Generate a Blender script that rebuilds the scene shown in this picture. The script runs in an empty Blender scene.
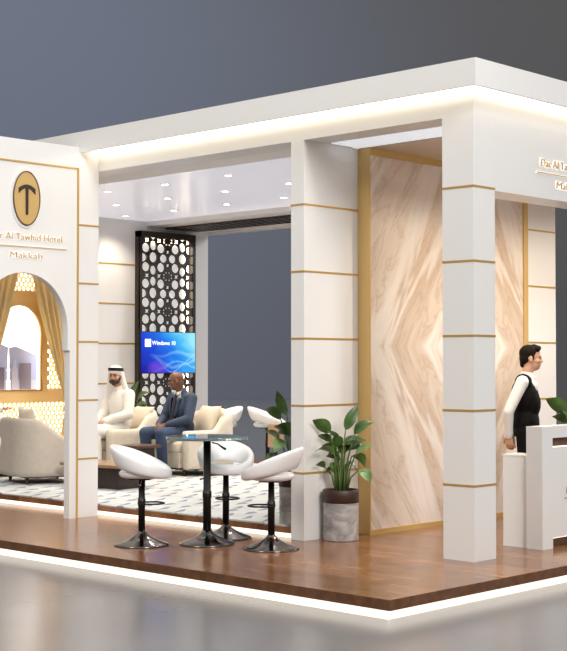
import bpy, bmesh, math, random
from mathutils import Vector, Matrix, Euler
from mathutils.geometry import delaunay_2d_cdt
random.seed(7)
PI = math.pi
SC = bpy.context.scene
COL = SC.collection
R = math.radians

# ------------------------------------------------------------------ materials
def new_mat(name):
    m = bpy.data.materials.new(name); m.use_nodes = True
    nt = m.node_tree; b = nt.nodes['Principled BSDF']
    return m, nt, b

def mat(name, col, rough=.5, metal=0., spec=None, coat=0., bump=0., bscale=40., var=0., vscale=6.):
    m, nt, b = new_mat(name)
    b.inputs['Base Color'].default_value = (*col, 1)
    b.inputs['Roughness'].default_value = rough
    b.inputs['Metallic'].default_value = metal
    if spec is not None: b.inputs['Specular IOR Level'].default_value = spec
    if coat: b.inputs['Coat Weight'].default_value = coat
    tc = nt.nodes.new('ShaderNodeTexCoord')
    if var:
        n = nt.nodes.new('ShaderNodeTexNoise'); n.inputs['Scale'].default_value = vscale
        n.inputs['Detail'].default_value = 4
        r = nt.nodes.new('ShaderNodeValToRGB')
        lo = tuple(max(0, c*(1-var)) for c in col); hi = tuple(min(1, c*(1+var)) for c in col)
        r.color_ramp.elements[0].position = .3; r.color_ramp.elements[1].position = .7
        r.color_ramp.elements[0].color = (*lo, 1); r.color_ramp.elements[1].color = (*hi, 1)
        nt.links.new(tc.outputs['Object'], n.inputs['Vector'])
        nt.links.new(n.outputs['Fac'], r.inputs['Fac']); nt.links.new(r.outputs['Color'], b.inputs['Base Color'])
    if bump:
        n = nt.nodes.new('ShaderNodeTexNoise'); n.inputs['Scale'].default_value = bscale
        bp = nt.nodes.new('ShaderNodeBump'); bp.inputs['Strength'].default_value = bump
        bp.inputs['Distance'].default_value = .01
        nt.links.new(tc.outputs['Object'], n.inputs['Vector'])
        nt.links.new(n.outputs['Fac'], bp.inputs['Height']); nt.links.new(bp.outputs['Normal'], b.inputs['Normal'])
    return m

def emat(name, col, strength):
    m, nt, b = new_mat(name)
    b.inputs['Base Color'].default_value = (*[min(1, c*.8) for c in col], 1)
    b.inputs['Emission Color'].default_value = (*col, 1)
    b.inputs['Emission Strength'].default_value = strength
    return m

class NG:
    """small math-node writer"""
    def __init__(s, nt): s.nt = nt
    def m(s, op, a, b=None, c=None):
        n = s.nt.nodes.new('ShaderNodeMath'); n.operation = op
        for i, v in enumerate((a, b, c)):
            if v is None: continue
            if isinstance(v, (int, float)): n.inputs[i].default_value = v
            else: s.nt.links.new(v, n.inputs[i])
        return n.outputs[0]
    def xyz(s, coord='Object'):
        t = s.nt.nodes.new('ShaderNodeTexCoord'); q = s.nt.nodes.new('ShaderNodeSeparateXYZ')
        s.nt.links.new(t.outputs[coord], q.inputs[0]); return q.outputs
    def comb(s, x, y, z):
        n = s.nt.nodes.new('ShaderNodeCombineXYZ')
        for i, v in enumerate((x, y, z)):
            if isinstance(v, (int, float)): n.inputs[i].default_value = v
            else: s.nt.links.new(v, n.inputs[i])
        return n.outputs[0]
    def noise(s, vec, scale, detail=4, rough=.5, dist=0.):
        n = s.nt.nodes.new('ShaderNodeTexNoise'); s.nt.links.new(vec, n.inputs['Vector'])
        n.inputs['Scale'].default_value = scale; n.inputs['Detail'].default_value = detail
        n.inputs['Roughness'].default_value = rough; n.inputs['Distortion'].default_value = dist
        return n.outputs['Fac']
    def ramp(s, fac, stops, interp='LINEAR'):
        n = s.nt.nodes.new('ShaderNodeValToRGB'); s.nt.links.new(fac, n.inputs['Fac'])
        e = n.color_ramp.elements; n.color_ramp.interpolation = interp
        e[0].position = stops[0][0]; e[0].color = (*stops[0][1], 1)
        e[1].position = stops[-1][0]; e[1].color = (*stops[-1][1], 1)
        for p, c in stops[1:-1]:
            k = e.new(p); k.color = (*c, 1)
        return n.outputs['Color']
    def mix(s, fac, a, b, blend='MIX'):
        n = s.nt.nodes.new('ShaderNodeMix'); n.data_type = 'RGBA'; n.blend_type = blend
        for i, v in ((0, fac), (6, a), (7, b)):
            if isinstance(v, (int, float)): n.inputs[i].default_value = v
            elif isinstance(v, tuple): n.inputs[i].default_value = (*v, 1)
            else: s.nt.links.new(v, n.inputs[i])
        return n.outputs[2]

M = {}
M['white'] = mat('white_laminate', (.80, .79, .77), .32)
M['whiteb'] = mat('white_plaster', (.80, .79, .78), .55)
M['gold'] = mat('brushed_gold', (.62, .39, .11), .38, .45)
M['goldflat'] = mat('gold_paint', (.60, .40, .15), .45, .15)
M['goldlit'] = mat('gilded_screen', (.90, .60, .25), .45, .1)
M['ceil'] = mat('ceiling_added_glow', (.80, .79, .80), .22)
_b = M['ceil'].node_tree.nodes['Principled BSDF']; _b.inputs['Emission Color'].default_value = (.84, .86, 1., 1); _b.inputs['Emission Strength'].default_value = .36  # glow added to brighten the lounge; the ceiling itself is no lamp
M['tan'] = mat('taupe_ceiling', (.62, .50, .40), .3)
M['dark'] = mat('dark_bronze', (.035, .026, .020), .45, .2)
M['black'] = mat('black_metal', (.02, .019, .019), .35, .6)
M['chrome'] = mat('dark_chrome', (.17, .16, .155), .14, 1.)
M['shell'] = mat('white_leather', (.84, .83, .83), .38)
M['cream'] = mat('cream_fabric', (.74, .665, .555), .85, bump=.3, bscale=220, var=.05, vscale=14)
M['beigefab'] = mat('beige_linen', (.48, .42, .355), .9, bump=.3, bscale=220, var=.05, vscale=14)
M['pillow'] = mat('pillow_linen', (.72, .63, .50), .9, bump=.3, bscale=160)
M['walnut'] = mat('walnut', (.10, .050, .028), .35, var=.3, vscale=9)
M['walnutdark'] = mat('walnut_dark', (.028, .016, .011), .45, var=.3, vscale=9)
M['tantop'] = mat('tan_leather', (.44, .28, .16), .5, var=.15)
M['rim'] = mat('brown_rim', (.055, .028, .020), .5)
M['soil'] = mat('soil', (.06, .038, .025), .95, bump=.8, bscale=60, var=.4, vscale=30)
M['leaf'] = mat('leaf_green', (.060, .125, .028), .38, var=.45, vscale=9)
M['leaflight'] = mat('leaf_light', (.16, .27, .09), .4, var=.3, vscale=9)
M['stem'] = mat('stem_green', (.10, .17, .045), .5, var=.3)
M['robe'] = mat('white_robe', (.86, .83, .78), .8, bump=.15, bscale=30)
M['skinlight'] = mat('skin_light', (.62, .34, .22), .5)
M['skintan'] = mat('skin_tan', (.50, .26, .16), .5)
M['skindark'] = mat('skin_dark', (.19, .085, .050), .42)
M['hair'] = mat('dark_hair', (.010, .006, .004), .75, spec=.12, bump=.4, bscale=120)
M['beard'] = mat('beard_hair', (.05, .028, .018), .7, bump=.4, bscale=160)
M['eye'] = mat('eye_dark', (.03, .02, .015), .2)
M['suit'] = mat('blue_suit', (.036, .056, .105), .75, bump=.2, bscale=60, var=.12, vscale=10)
M['trouser'] = mat('blue_trousers', (.034, .060, .125), .8, bump=.2, bscale=60, var=.15, vscale=10)
M['tie'] = mat('navy_tie', (.015, .018, .035), .6)
M['shirt'] = mat('white_shirt', (.84, .80, .76), .7, bump=.2, bscale=40)
M['vest'] = mat('black_vest', (.006, .005, .005), .8, spec=.12, bump=.2, bscale=120)
M['curtain'] = mat('gold_curtain', (.88, .74, .43), .6, bump=.2, bscale=60)
M['led'] = emat('led_warm', (1., .90, .74), 1.3)
M['ledf'] = emat('led_warm_fascia', (1., .89, .72), 6.)
M['ledp'] = emat('led_warm_platform', (1., .91, .78), 1.15)
M['leds'] = emat('led_soft', (1., .86, .66), 9.)
M['lamp'] = emat('lamp_disc', (1., .95, .85), 14.)
M['scrglow'] = emat('screen_added_glow', (1., .97, .95), .50)
M['panel'] = emat('painted_ceiling_sheen', (.86, .92, 1.), .55)  # pale reflection in the ceiling, painted as an even glow
M['halo'] = emat('sign_halo', (1., .97, .92), .62)
M['halosoft'] = emat('sign_halo_soft', (1., .97, .93), .30)
M['glow_sheet'] = emat('lit_diffuser', (1., .93, .84), 2.6)
M['prsky'] = emat('print_sky', (1., .99, .98), 1.15)
M['prhill'] = emat('print_hill', (.27, .28, .40), .45)
M['prbld'] = emat('print_building', (.14, .115, .15), .35)
M['prbld2'] = emat('print_building_light', (.34, .33, .38), .45)
M['prmin'] = emat('print_minaret', (1., .94, .82), 1.1)
M['icon'] = emat('screen_white', (.95, .97, 1.), 1.3)

def glass():
    m, nt, b = new_mat('table_glass')
    b.inputs['Base Color'].default_value = (.55, .72, .74, 1)
    b.inputs['Roughness'].default_value = .03
    b.inputs['Transmission Weight'].default_value = .85
    b.inputs['IOR'].default_value = 1.45
    return m
M['glass'] = glass()

def wood():
    m, nt, b = new_mat('walnut_planks'); g = NG(nt)
    o = g.xyz()
    row = g.m('FLOOR', g.m('DIVIDE', o[1], .16))
    rnd = g.m('FRACT', g.m('MULTIPLY', g.m('SINE', g.m('MULTIPLY', row, 12.9898)), 437.5453))
    xs = g.m('ADD', o[0], g.m('MULTIPLY', rnd, 5.))
    seg = g.m('FLOOR', g.m('DIVIDE', xs, 1.25))
    rnd2 = g.m('FRACT', g.m('MULTIPLY', g.m('SINE', g.m('ADD', g.m('MULTIPLY', row, 78.233), g.m('MULTIPLY', seg, 37.7))), 915.11))
    v = g.comb(g.m('MULTIPLY', xs, .9), g.m('MULTIPLY', o[1], 9.), g.m('MULTIPLY', rnd2, 13.))
    n = g.noise(v, 3.2, 8, .62, .6)
    c = g.ramp(n, [(.30, (.13, .055, .022)), (.48, (.255, .115, .050)), (.70, (.40, .205, .10))])
    c = g.mix(1., c, g.ramp(rnd2, [(0, (.72, .70, .68)), (1, (1.12, 1.08, 1.05))]), 'MULTIPLY')
    fy = g.m('FRACT', g.m('DIVIDE', o[1], .16)); fx = g.m('FRACT', g.m('DIVIDE', xs, 1.25))
    line = g.m('MAXIMUM', g.m('LESS_THAN', fy, .018), g.m('LESS_THAN', fx, .0025))
    c = g.mix(line, c, (.05, .022, .010))
    nt.links.new(c, b.inputs['Base Color'])
    rr = g.m('ADD', .12, g.m('MULTIPLY', n, .14)); nt.links.new(rr, b.inputs['Roughness'])
    bm_ = nt.nodes.new('ShaderNodeBump'); bm_.inputs['Strength'].default_value = .06; bm_.inputs['Distance'].default_value = .01
    nt.links.new(n, bm_.inputs['Height']); nt.links.new(bm_.outputs['Normal'], b.inputs['Normal'])
    return m
M['wood'] = wood()

def marble():
    m, nt, b = new_mat('bookmatched_marble'); g = NG(nt)
    o = g.xyz()
    a = g.m('ABSOLUTE', g.m('SUBTRACT', o[1], 2.25)); bb = g.m('ABSOLUTE', g.m('SUBTRACT', o[2], 1.74))
    # across / along the vein direction
    w = g.m('ADD', g.m('MULTIPLY', a, .85), g.m('MULTIPLY', bb, .53))
    l = g.m('SUBTRACT', g.m('MULTIPLY', bb, .85), g.m('MULTIPLY', a, .53))
    v = g.comb(w, g.m('MULTIPLY', l, .30), 7.3)
    n1 = g.noise(v, 2.1, 7, .58, .7); n2 = g.noise(v, 3.4, 8, .62, .9)
    v3 = g.comb(g.m('ADD', w, 4.3), g.m('MULTIPLY', l, .12), 2.)
    n3 = g.noise(v3, 2.1, 5, .5, .5)
    c = g.ramp(n1, [(.25, (.54, .40, .29)), (.42, (.66, .53, .42)), (.55, (.73, .62, .52)), (.75, (.79, .71, .63))])
    ridge = g.m('ABSOLUTE', g.m('SUBTRACT', n2, .5))
    c = g.mix(g.ramp(ridge, [(0, (.45,)*3), (.012, (.2,)*3), (.05, (0,)*3)]), c, (.42, .28, .18))
    r3 = g.m('ABSOLUTE', g.m('SUBTRACT', n3, .52))
    c = g.mix(g.ramp(r3, [(0, (.85,)*3), (.022, (.6,)*3), (.045, (0,)*3)]), c, (.86, .80, .74))
    nt.links.new(c, b.inputs['Base Color']); b.inputs['Roughness'].default_value = .12
    return m
M['marble'] = marble()

def gmarble():
    m, nt, b = new_mat('grey_marble'); g = NG(nt)
    o = g.xyz(); v = g.comb(o[0], o[1], g.m('MULTIPLY', o[2], 1.9))
    n1 = g.noise(v, 4.2, 5, .55, 1.3)
    c = g.ramp(n1, [(.3, (.24, .225, .22)), (.5, (.42, .40, .385)), (.62, (.56, .54, .52)), (.75, (.33, .315, .31))])
    nt.links.new(c, b.inputs['Base Color']); b.inputs['Roughness'].default_value = .3
    return m
M['gmarble'] = gmarble()

def rug():
    m, nt, b = new_mat('flecked_rug'); g = NG(nt)
    o = g.xyz()
    def fleck(px, py, sx, sy, kx, slope, wid, half):
        yy = g.m('DIVIDE', g.m('ADD', o[1], py), sy); row = g.m('FLOOR', yy)
        xx = g.m('DIVIDE', g.m('ADD', g.m('ADD', o[0], px), g.m('MULTIPLY', row, kx)), sx)
        u = g.m('SUBTRACT', g.m('FRACT', xx), .5); v = g.m('SUBTRACT', g.m('FRACT', yy), .5)
        jit = g.m('MULTIPLY', g.m('SINE', g.m('MULTIPLY', g.m('FLOOR', xx), 4.7)), .08)
        d = g.m('ABSOLUTE', g.m('SUBTRACT', g.m('ADD', v, jit), g.m('MULTIPLY', u, slope)))
        inu = g.m('LESS_THAN', g.m('ABSOLUTE', u), half)
        taper = g.m('MULTIPLY', wid, g.m('ADD', 1., g.m('MULTIPLY', u, 2.2)))
        return g.m('MULTIPLY', g.m('LESS_THAN', d, taper), inu)
    f1 = fleck(0, 0, .30, .58, .11, -.78, .085, .23)
    f2 = fleck(.15, .29, .30, .58, .11, -.54, .12, .18)
    nz = g.noise(g.comb(o[0], o[1], 0.), 16, 3)
    f = g.m('MULTIPLY', g.m('MAXIMUM', f1, f2), g.m('MINIMUM', 1., g.m('MULTIPLY', nz, 1.7)))
    base = g.ramp(g.noise(g.comb(o[0], o[1], 0.), 2.2, 3), [(.35, (.56, .58, .58)), (.65, (.68, .69, .67))])
    c = g.mix(f, base, (.19, .22, .31))
    nt.links.new(c, b.inputs['Base Color']); b.inputs['Roughness'].default_value = .95
    return m
M['rug'] = rug()

def hallfloor():
    m, nt, b = new_mat('polished_hall_floor'); g = NG(nt)
    o = g.xyz(); n = g.noise(g.comb(o[0], o[1], 0.), .8, 4)
    c = g.ramp(n, [(.3, (.185, .18, .188)), (.7, (.215, .21, .215))])
    nt.links.new(c, b.inputs['Base Color']); b.inputs['Roughness'].default_value = .21
    b.inputs['Specular IOR Level'].default_value = .75
    return m
M['hall'] = hallfloor()
M['edge'] = mat('wood_edge', (.13, .055, .024), .35, var=.3, vscale=14)
M['hallwall'] = mat('hall_wall_grey', (.178, .180, .190), .9)

def screen():
    m, nt, b = new_mat('screen_picture'); g = NG(nt)
    o = g.xyz()            # x across 0..1.13, z up 0..0.65 in the screen's own frame
    u = g.m('DIVIDE', o[1], 1.10); v = g.m('DIVIDE', o[2], .62)
    n = g.noise(g.comb(u, v, 0.), 2.2, 3, .5, .6)
    t = g.m('ADD', g.m('MULTIPLY', u, .66), g.m('ADD', g.m('MULTIPLY', v, .30), g.m('MULTIPLY', g.m('SUBTRACT', n, .5), .45)))
    c = g.ramp(t, [(.0, (.003, .004, .30)), (.3, (.006, .05, .62)), (.52, (.01, .20, .80)), (.70, (.05, .45, .85)), (.9, (.30, .78, .93))])
    # wisps of light
    for k, (am, ph, off, wd) in enumerate(((.16, 1.2, .30, .030), (.10, 3.4, .18, .020), (.22, .3, .24, .018), (.07, 2.2, .48, .035))):
        y = g.m('ADD', off, g.m('ADD', g.m('MULTIPLY', g.m('SINE', g.m('ADD', g.m('MULTIPLY', u, 5.5+k), ph)), am),
                g.m('MULTIPLY', g.m('SUBTRACT', n, .5), .35)))
        d = g.m('ABSOLUTE', g.m('SUBTRACT', v, y))
        f = g.m('MULTIPLY', g.m('SUBTRACT', 1., g.m('MINIMUM', 1., g.m('DIVIDE', d, wd*2))), g.m('MULTIPLY', g.m('SUBTRACT', u, .15), .8))
        f = g.m('MAXIMUM', 0., f)
        c = g.mix(f, c, (.35, .75, 1.))
    dv = g.m('ADD', g.m('POWER', g.m('SUBTRACT', u, .3), 2), g.m('POWER', g.m('SUBTRACT', v, .12), 2))
    c = g.mix(g.m('MAXIMUM', 0., g.m('SUBTRACT', .6, g.m('MULTIPLY', dv, 14.))), c, (.20, .06, .75))
    b.inputs['Base Color'].default_value = (.01, .01, .01, 1); b.inputs['Roughness'].default_value = .2
    nt.links.new(c, b.inputs['Emission Color']); b.inputs['Emission Strength'].default_value = 1.1
    return m
M['screen'] = screen()

# ------------------------------------------------------------------ helpers
def setp(o, label=None, cat=None, group=None, kind=None):
    for k, v in (('label', label), ('category', cat), ('group', group), ('kind', kind)):
        if v: o[k] = v
    return o

def thing(name, loc, label, cat, rz=0., group=None, kind=None):
    o = bpy.data.objects.new(name, None); COL.objects.link(o)
    o.location = loc; o.rotation_euler = (0, 0, rz); o.empty_display_size = .1
    return setp(o, label, cat, group, kind)

def link_mesh(name, me, m, parent=None, smooth=False):
    o = bpy.data.objects.new(name, me); COL.objects.link(o)
    for mm in (m if isinstance(m, (list, tuple)) else [m]): me.materials.append(mm)
    if smooth:
        for p in me.polygons: p.use_smooth = True
    if parent: o.parent = parent
    return o

def rootof(p):
    q = p
    while q.parent: q = q.parent
    return q

def obj(name, bm, m, parent=None, smooth=False, world=False, fix=True):
    """one mesh object; world=True: bm is in world coordinates and is brought into the parent's"""
    if world and parent:
        rt = rootof(parent)
        W = Matrix.Translation(rt.location) @ Euler(rt.rotation_euler).to_matrix().to_4x4()
        bm.transform(W.inverted())
    if fix: bmesh.ops.recalc_face_normals(bm, faces=bm.faces)
    me = bpy.data.meshes.new(name); bm.to_mesh(me); bm.free()
    return link_mesh(name, me, m, parent, smooth)

def struct(name, bm, m, label=None, smooth=False):
    o = obj(name, bm, m, None, smooth); o['kind'] = 'structure'
    if label: o['label'] = label
    return o

def box(bm, x0, x1, y0, y1, z0, z1, bev=0.):
    t = bmesh.new()
    bmesh.ops.create_cube(t, size=1)
    for v in t.verts:
        v.co = Vector((x0+(v.co.x+.5)*(x1-x0), y0+(v.co.y+.5)*(y1-y0), z0+(v.co.z+.5)*(z1-z0)))
    if bev: bmesh.ops.bevel(t, geom=t.edges[:], offset=bev, segments=2, affect='EDGES', profile=.6)
    join(bm, t); return bm

def join(bm, t, mtx=None):
    if mtx is not None: t.transform(mtx)
    me = bpy.data.meshes.new('tmp'); t.to_mesh(me); t.free()
    bm.from_mesh(me); bpy.data.meshes.remove(me)

def B(*a, bev=0.):
    return box(bmesh.new(), *a, bev=bev)

def lathe(bm, prof, seg=40, c=(0, 0, 0), cap=True):
    rings = []
    for r, z in prof:
        rings.append([bm.verts.new((c[0]+r*math.cos(2*PI*k/seg), c[1]+r*math.sin(2*PI*k/seg), c[2]+z)) for k in range(seg)])
    for a, b in zip(rings, rings[1:]):
        for k in range(seg):
            bm.faces.new((a[k], a[(k+1) % seg], b[(k+1) % seg], b[k]))
    if cap:
        if prof[0][0] > 1e-6: bm.faces.new(rings[0][::-1])
        if prof[-1][0] > 1e-6: bm.faces.new(rings[-1])
    bmesh.ops.remove_doubles(bm, verts=bm.verts, dist=1e-6)
    return bm

def tube(bm, pts, rad, seg=10, closed=False):
    pts = [Vector(p) for p in pts]; n = len(pts); rings = []
    up = Vector((0, 0, 1))
    for i, p in enumerate(pts):
        if closed: t = pts[(i+1) % n]-pts[i-1]
        else: t = pts[min(i+1, n-1)]-pts[max(i-1, 0)]
        t.normalize()
        a = t.cross(up)
        if a.length < 1e-3: a = t.cross(Vector((1, 0, 0)))
        a.normalize(); b = t.cross(a)
        r = rad[i] if isinstance(rad, (list, tuple)) else rad
        rings.append([bm.verts.new(p+a*r*math.cos(2*PI*k/seg)+b*r*math.sin(2*PI*k/seg)) for k in range(seg)])
    for i in range(n if closed else n-1):
        A, C = rings[i], rings[(i+1) % n]
        for k in range(seg): bm.faces.new((A[k], A[(k+1) % seg], C[(k+1) % seg], C[k]))
    if not closed:
        bm.faces.new(rings[0][::-1]); bm.faces.new(rings[-1])
    return bm

def curve_mesh(cu):
    o = bpy.data.objects.new('tmpc', cu); COL.objects.link(o)
    dg = bpy.context.evaluated_depsgraph_get(); dg.update()
    me = bpy.data.meshes.new_from_object(o.evaluated_get(dg))
    bpy.data.objects.remove(o); bpy.data.curves.remove(cu)
    me.materials.clear()
    return me

def in_poly(p, q):
    c = False; x, y = p
    for i in range(len(q)):
        (x1, y1), (x2, y2) = q[i-1], q[i]
        if (y1 > y) != (y2 > y) and x < (x2-x1)*(y-y1)/(y2-y1)+x1: c = not c
    return c

def plate_bm(outer, holes, th, mtx):
    """flat plate with holes, outline in local XY, thickness along local Z, then placed by mtx"""
    pts, edges = [], []
    for loop in [outer]+list(holes):
        k = len(pts); n = len(loop); pts += [Vector(p) for p in loop]
        edges += [(k+i, k+(i+1) % n) for i in range(n)]
    vs, es, fs = delaunay_2d_cdt(pts, edges, [], 0, 1e-6)[:3]
    hb = [(min(p[0] for p in h), max(p[0] for p in h), min(p[1] for p in h), max(p[1] for p in h), h) for h in holes]
    bm = bmesh.new()
    lo = [bm.verts.new((v[0], v[1], -th/2)) for v in vs]; hi = [bm.verts.new((v[0], v[1], th/2)) for v in vs]
    count = {}
    for f in fs:
        c = (sum(vs[i][0] for i in f)/len(f), sum(vs[i][1] for i in f)/len(f))
        if not in_poly(c, outer): continue
        if any(a <= c[0] <= b and d <= c[1] <= e and in_poly(c, h) for a, b, d, e, h in hb): continue
        if (vs[f[1]]-vs[f[0]]).cross(vs[f[2]]-vs[f[0]]) < 0: f = f[::-1]
        bm.faces.new([hi[i] for i in f]); bm.faces.new([lo[i] for i in reversed(f)])
        for a, b in zip(f, list(f[1:])+[f[0]]): count[(a, b)] = 1
    for (a, b) in count:
        if (b, a) not in count: bm.faces.new((hi[b], hi[a], lo[a], lo[b]))
    bmesh.ops.delete(bm, geom=[v for v in bm.verts if not v.link_faces], context='VERTS')
    bm.transform(mtx); return bm

# local (x,y,z) -> world: plane x = const seen from +x (local x -> +y, local y -> +z, normal +x)
def PX(x, y0=0., z0=0.): return Matrix(((0, 0, 1, x), (1, 0, 0, y0), (0, 1, 0, z0), (0, 0, 0, 1)))

def text_bm(txt, size, th, mtx, offset=0., align='LEFT'):
    cu = bpy.data.curves.new('txt', 'FONT'); cu.body = txt; cu.size = size; cu.extrude = th/2; cu.offset = offset
    cu.align_x = align; cu.resolution_u = 4
    me = curve_mesh(cu); bm = bmesh.new(); bm.from_mesh(me); bpy.data.meshes.remove(me)
    bm.transform(mtx); return bm

def ell_pts(cx, cy, rx, ry, n=18, ph=0.):
    return [(cx+rx*math.cos(2*PI*k/n+ph), cy+ry*math.sin(2*PI*k/n+ph)) for k in range(n)]

def star_pts(cx, cy, r1, r2, n=4, ph=0.):
    return [(cx+(r1 if k % 2 == 0 else r2)*math.cos(PI*k/n+ph), cy+(r1 if k % 2 == 0 else r2)*math.sin(PI*k/n+ph)) for k in range(2*n)]

def dup(o, loc, rz, label, group=None):
    r = o.copy(); COL.objects.link(r); r.location = loc; r.rotation_euler = (0, 0, rz)
    r['label'] = label
    if group: r['group'] = group
    def rec(src, dst):
        for ch in list(src.children):
            c = ch.copy(); COL.objects.link(c); c.parent = dst; rec(ch, c)
    rec(o, r); return r

# organic bodies: tapered capsules and ellipsoids fused into one skin
def cap_(bm, p0, p1, r0, r1, seg=14):
    p0, p1 = Vector(p0), Vector(p1); d = p1-p0; L = d.length
    q = d.to_track_quat('Z', 'Y').to_matrix().to_4x4() if L > 1e-6 else Matrix()
    t = bmesh.new(); prof = []
    for k in range(7):
        a = -PI/2+PI/2*k/6; prof.append((max(r0*math.cos(a), 0 if k else 1e-9), r0*math.sin(a)))
    for k in range(7):
        a = PI/2*k/6; prof.append((max(r1*math.cos(a), 0), L+r1*math.sin(a)))
    prof[0] = (0, prof[0][1]); prof[-1] = (0, prof[-1][1])
    lathe(t, prof, seg, cap=False)
    join(bm, t, Matrix.Translation(p0) @ q)

def ell_(bm, c, rad, rot=(0, 0, 0), seg=20):
    t = bmesh.new(); bmesh.ops.create_uvsphere(t, u_segments=seg, v_segments=seg//2+2, radius=1)
    join(bm, t, Matrix.Translation(c) @ Euler(rot).to_matrix().to_4x4() @ Matrix.Diagonal((*rad, 1)))

def shapes_bm(shapes, mtx=None):
    bm = bmesh.new()
    for s in shapes:
        if s[0] == 'c': cap_(bm, *s[1:])
        else: ell_(bm, *s[1:])
    if mtx is not None: bm.transform(mtx)
    return bm

def fuse(name, bm, voxel, smooth, m, parent, cut=None):
    me = bpy.data.meshes.new('tmpf'); bmesh.ops.recalc_face_normals(bm, faces=bm.faces); bm.to_mesh(me); bm.free()
    o = bpy.data.objects.new('tmpf', me); COL.objects.link(o)
    rm = o.modifiers.new('r', 'REMESH'); rm.mode = 'VOXEL'; rm.voxel_size = voxel
    if smooth:
        sm = o.modifiers.new('s', 'SMOOTH'); sm.factor = .5; sm.iterations = smooth
    dg = bpy.context.evaluated_depsgraph_get(); dg.update()
    out = bpy.data.meshes.new_from_object(o.evaluated_get(dg)); out.name = name
    bpy.data.objects.remove(o); bpy.data.meshes.remove(me)
    if cut:
        b = bmesh.new(); b.from_mesh(out)
        bmesh.ops.delete(b, geom=[v for v in b.verts if cut(v.co)], context='VERTS'); b.to_mesh(out); b.free()
    out.materials.clear()
    return link_mesh(name, out, m, parent, True)

# ------------------------------------------------------------------ camera
cam = bpy.data.cameras.new('camera'); co = bpy.data.objects.new('camera', cam); COL.objects.link(co)
co.location = (6.4704, -8.9231, 1.58)
co.rotation_euler = (R(90+1.5753), 0, R(133.8594-90))
cam.sensor_fit = 'HORIZONTAL'; cam.sensor_width = 36; cam.lens = 1369.68/567*36
cam.clip_end = 300
SC.camera = co
AX = Vector((.7210, .6929, 0)); FW = Vector((-.6929, .7210, 0))   # image right / away from the camera, on the ground

# ------------------------------------------------------------------ hall
bm = bmesh.new()
bmesh.ops.create_circle(bm, cap_ends=True, segments=96, radius=56, matrix=Matrix.Translation((0, 0, -.15)))
struct('floor', bm, M['hall'], 'polished grey exhibition hall floor around the stand')
bm = bmesh.new()
ra = [bm.verts.new((56*math.cos(2*PI*k/96), 56*math.sin(2*PI*k/96), -.15)) for k in range(96)]
rb = [bm.verts.new((56*math.cos(2*PI*k/96), 56*math.sin(2*PI*k/96), 26)) for k in range(96)]
for k in range(96): bm.faces.new((ra[k], rb[k], rb[(k+1) % 96], ra[(k+1) % 96]))
struct('wall_back', bm, M['hallwall'], 'plain blue grey hall wall far behind the stand', smooth=True)

# ------------------------------------------------------------------ stand shell
PXE, PYF = .619, -1.812
bm = B(-11.5, PXE, PYF, 7.2, -.073, 0)
struct('floor_platform', bm, M['wood'], 'dark wood plank platform under the whole stand')
bm = bmesh.new(); box(bm, PXE, PXE+.005, PYF, 7.2, -.073, -.001); box(bm, -11.5, PXE+.005, PYF-.005, PYF, -.073, -.001)
struct('trim_6', bm, M['edge'], 'dark wooden edging of the platform')
struct('trim_1', B(-11.44, PXE-.09, PYF+.09, 7.1, -.15, -.073), M['white'], 'recessed white plinth under the platform edge')
setp(obj('led_strip', B(-11.4, PXE-.08, PYF+.075, PYF+.09, -.1495, -.074), M['ledp']),
     'glowing white light strip under the long left platform edge', 'light strip')
setp(obj('led_strip', B(PXE-.09, PXE-.075, PYF+.09, 7.0, -.1495, -.074), M['ledp']),
     'glowing white light strip under the right platform edge', 'light strip')
# raised lounge floor
struct('floor_lounge', B(-9.64, -2.012, .06, 6.2, 0.045, .10), M['wood'], 'raised wooden lounge floor')
struct('trim_2', B(-9.64, -2.012, .10, 6.2, 0., .045), M['dark'], 'recessed plinth under the lounge floor')
setp(obj('led_strip', B(-9.6, -2.02, .078, .10, .002, .045), M['led']), 'glowing light strip along the foot of the raised lounge floor', 'light strip')
rg = obj('rug', B(-9.3, -2.06, .075, 5.3, .10, .112), M['rug'])
setp(rg, 'white rug with rows of blue grey flecks on the raised lounge floor', 'rug')

# end wall with window opening, back pillar is its end
WX = -9.64
wy0, wy1, wz1 = 1.50, 3.50, 2.98
bm = bmesh.new()
box(bm, WX-.2, WX, .06, wy0, 0, 3.8); box(bm, WX-.2, WX, wy1, 6.09, 0, 3.8); box(bm, WX-.2, WX, wy0, wy1, wz1, 3.8); box(bm, WX-.2, WX, wy0, wy1, 0, .1)
struct('wall_left', bm, M['whiteb'], 'white lounge end wall with gold lines and window opening')
bm = bmesh.new()
for k in range(2, 6):
    z = .076+.6*k
    box(bm, WX, WX+.004, wy1+.02, 4.60, z-.012, z+.012)
struct('trim_3', bm, M['gold'], 'thin gold lines across the lounge end wall')
# partition with marble
struct('wall_marble', B(-2.011, -1.72, .752, 3.27, 0, 3.577), M['marble'], 'bookmatched beige marble wall with diagonal veins')
bm = bmesh.new()
box(bm, -1.722, -1.712, .752, 3.25, 0, .045); box(bm, -1.722, -1.712, .752, 3.25, 3.51, 3.577); box(bm, -1.722, -1.706, 3.25, 3.33, 0, 3.577)
box(bm, -1.848, -1.710, .735, .753, 0, 3.577)
struct('trim_4', bm, M['goldflat'], 'gold edging round the marble wall')

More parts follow.
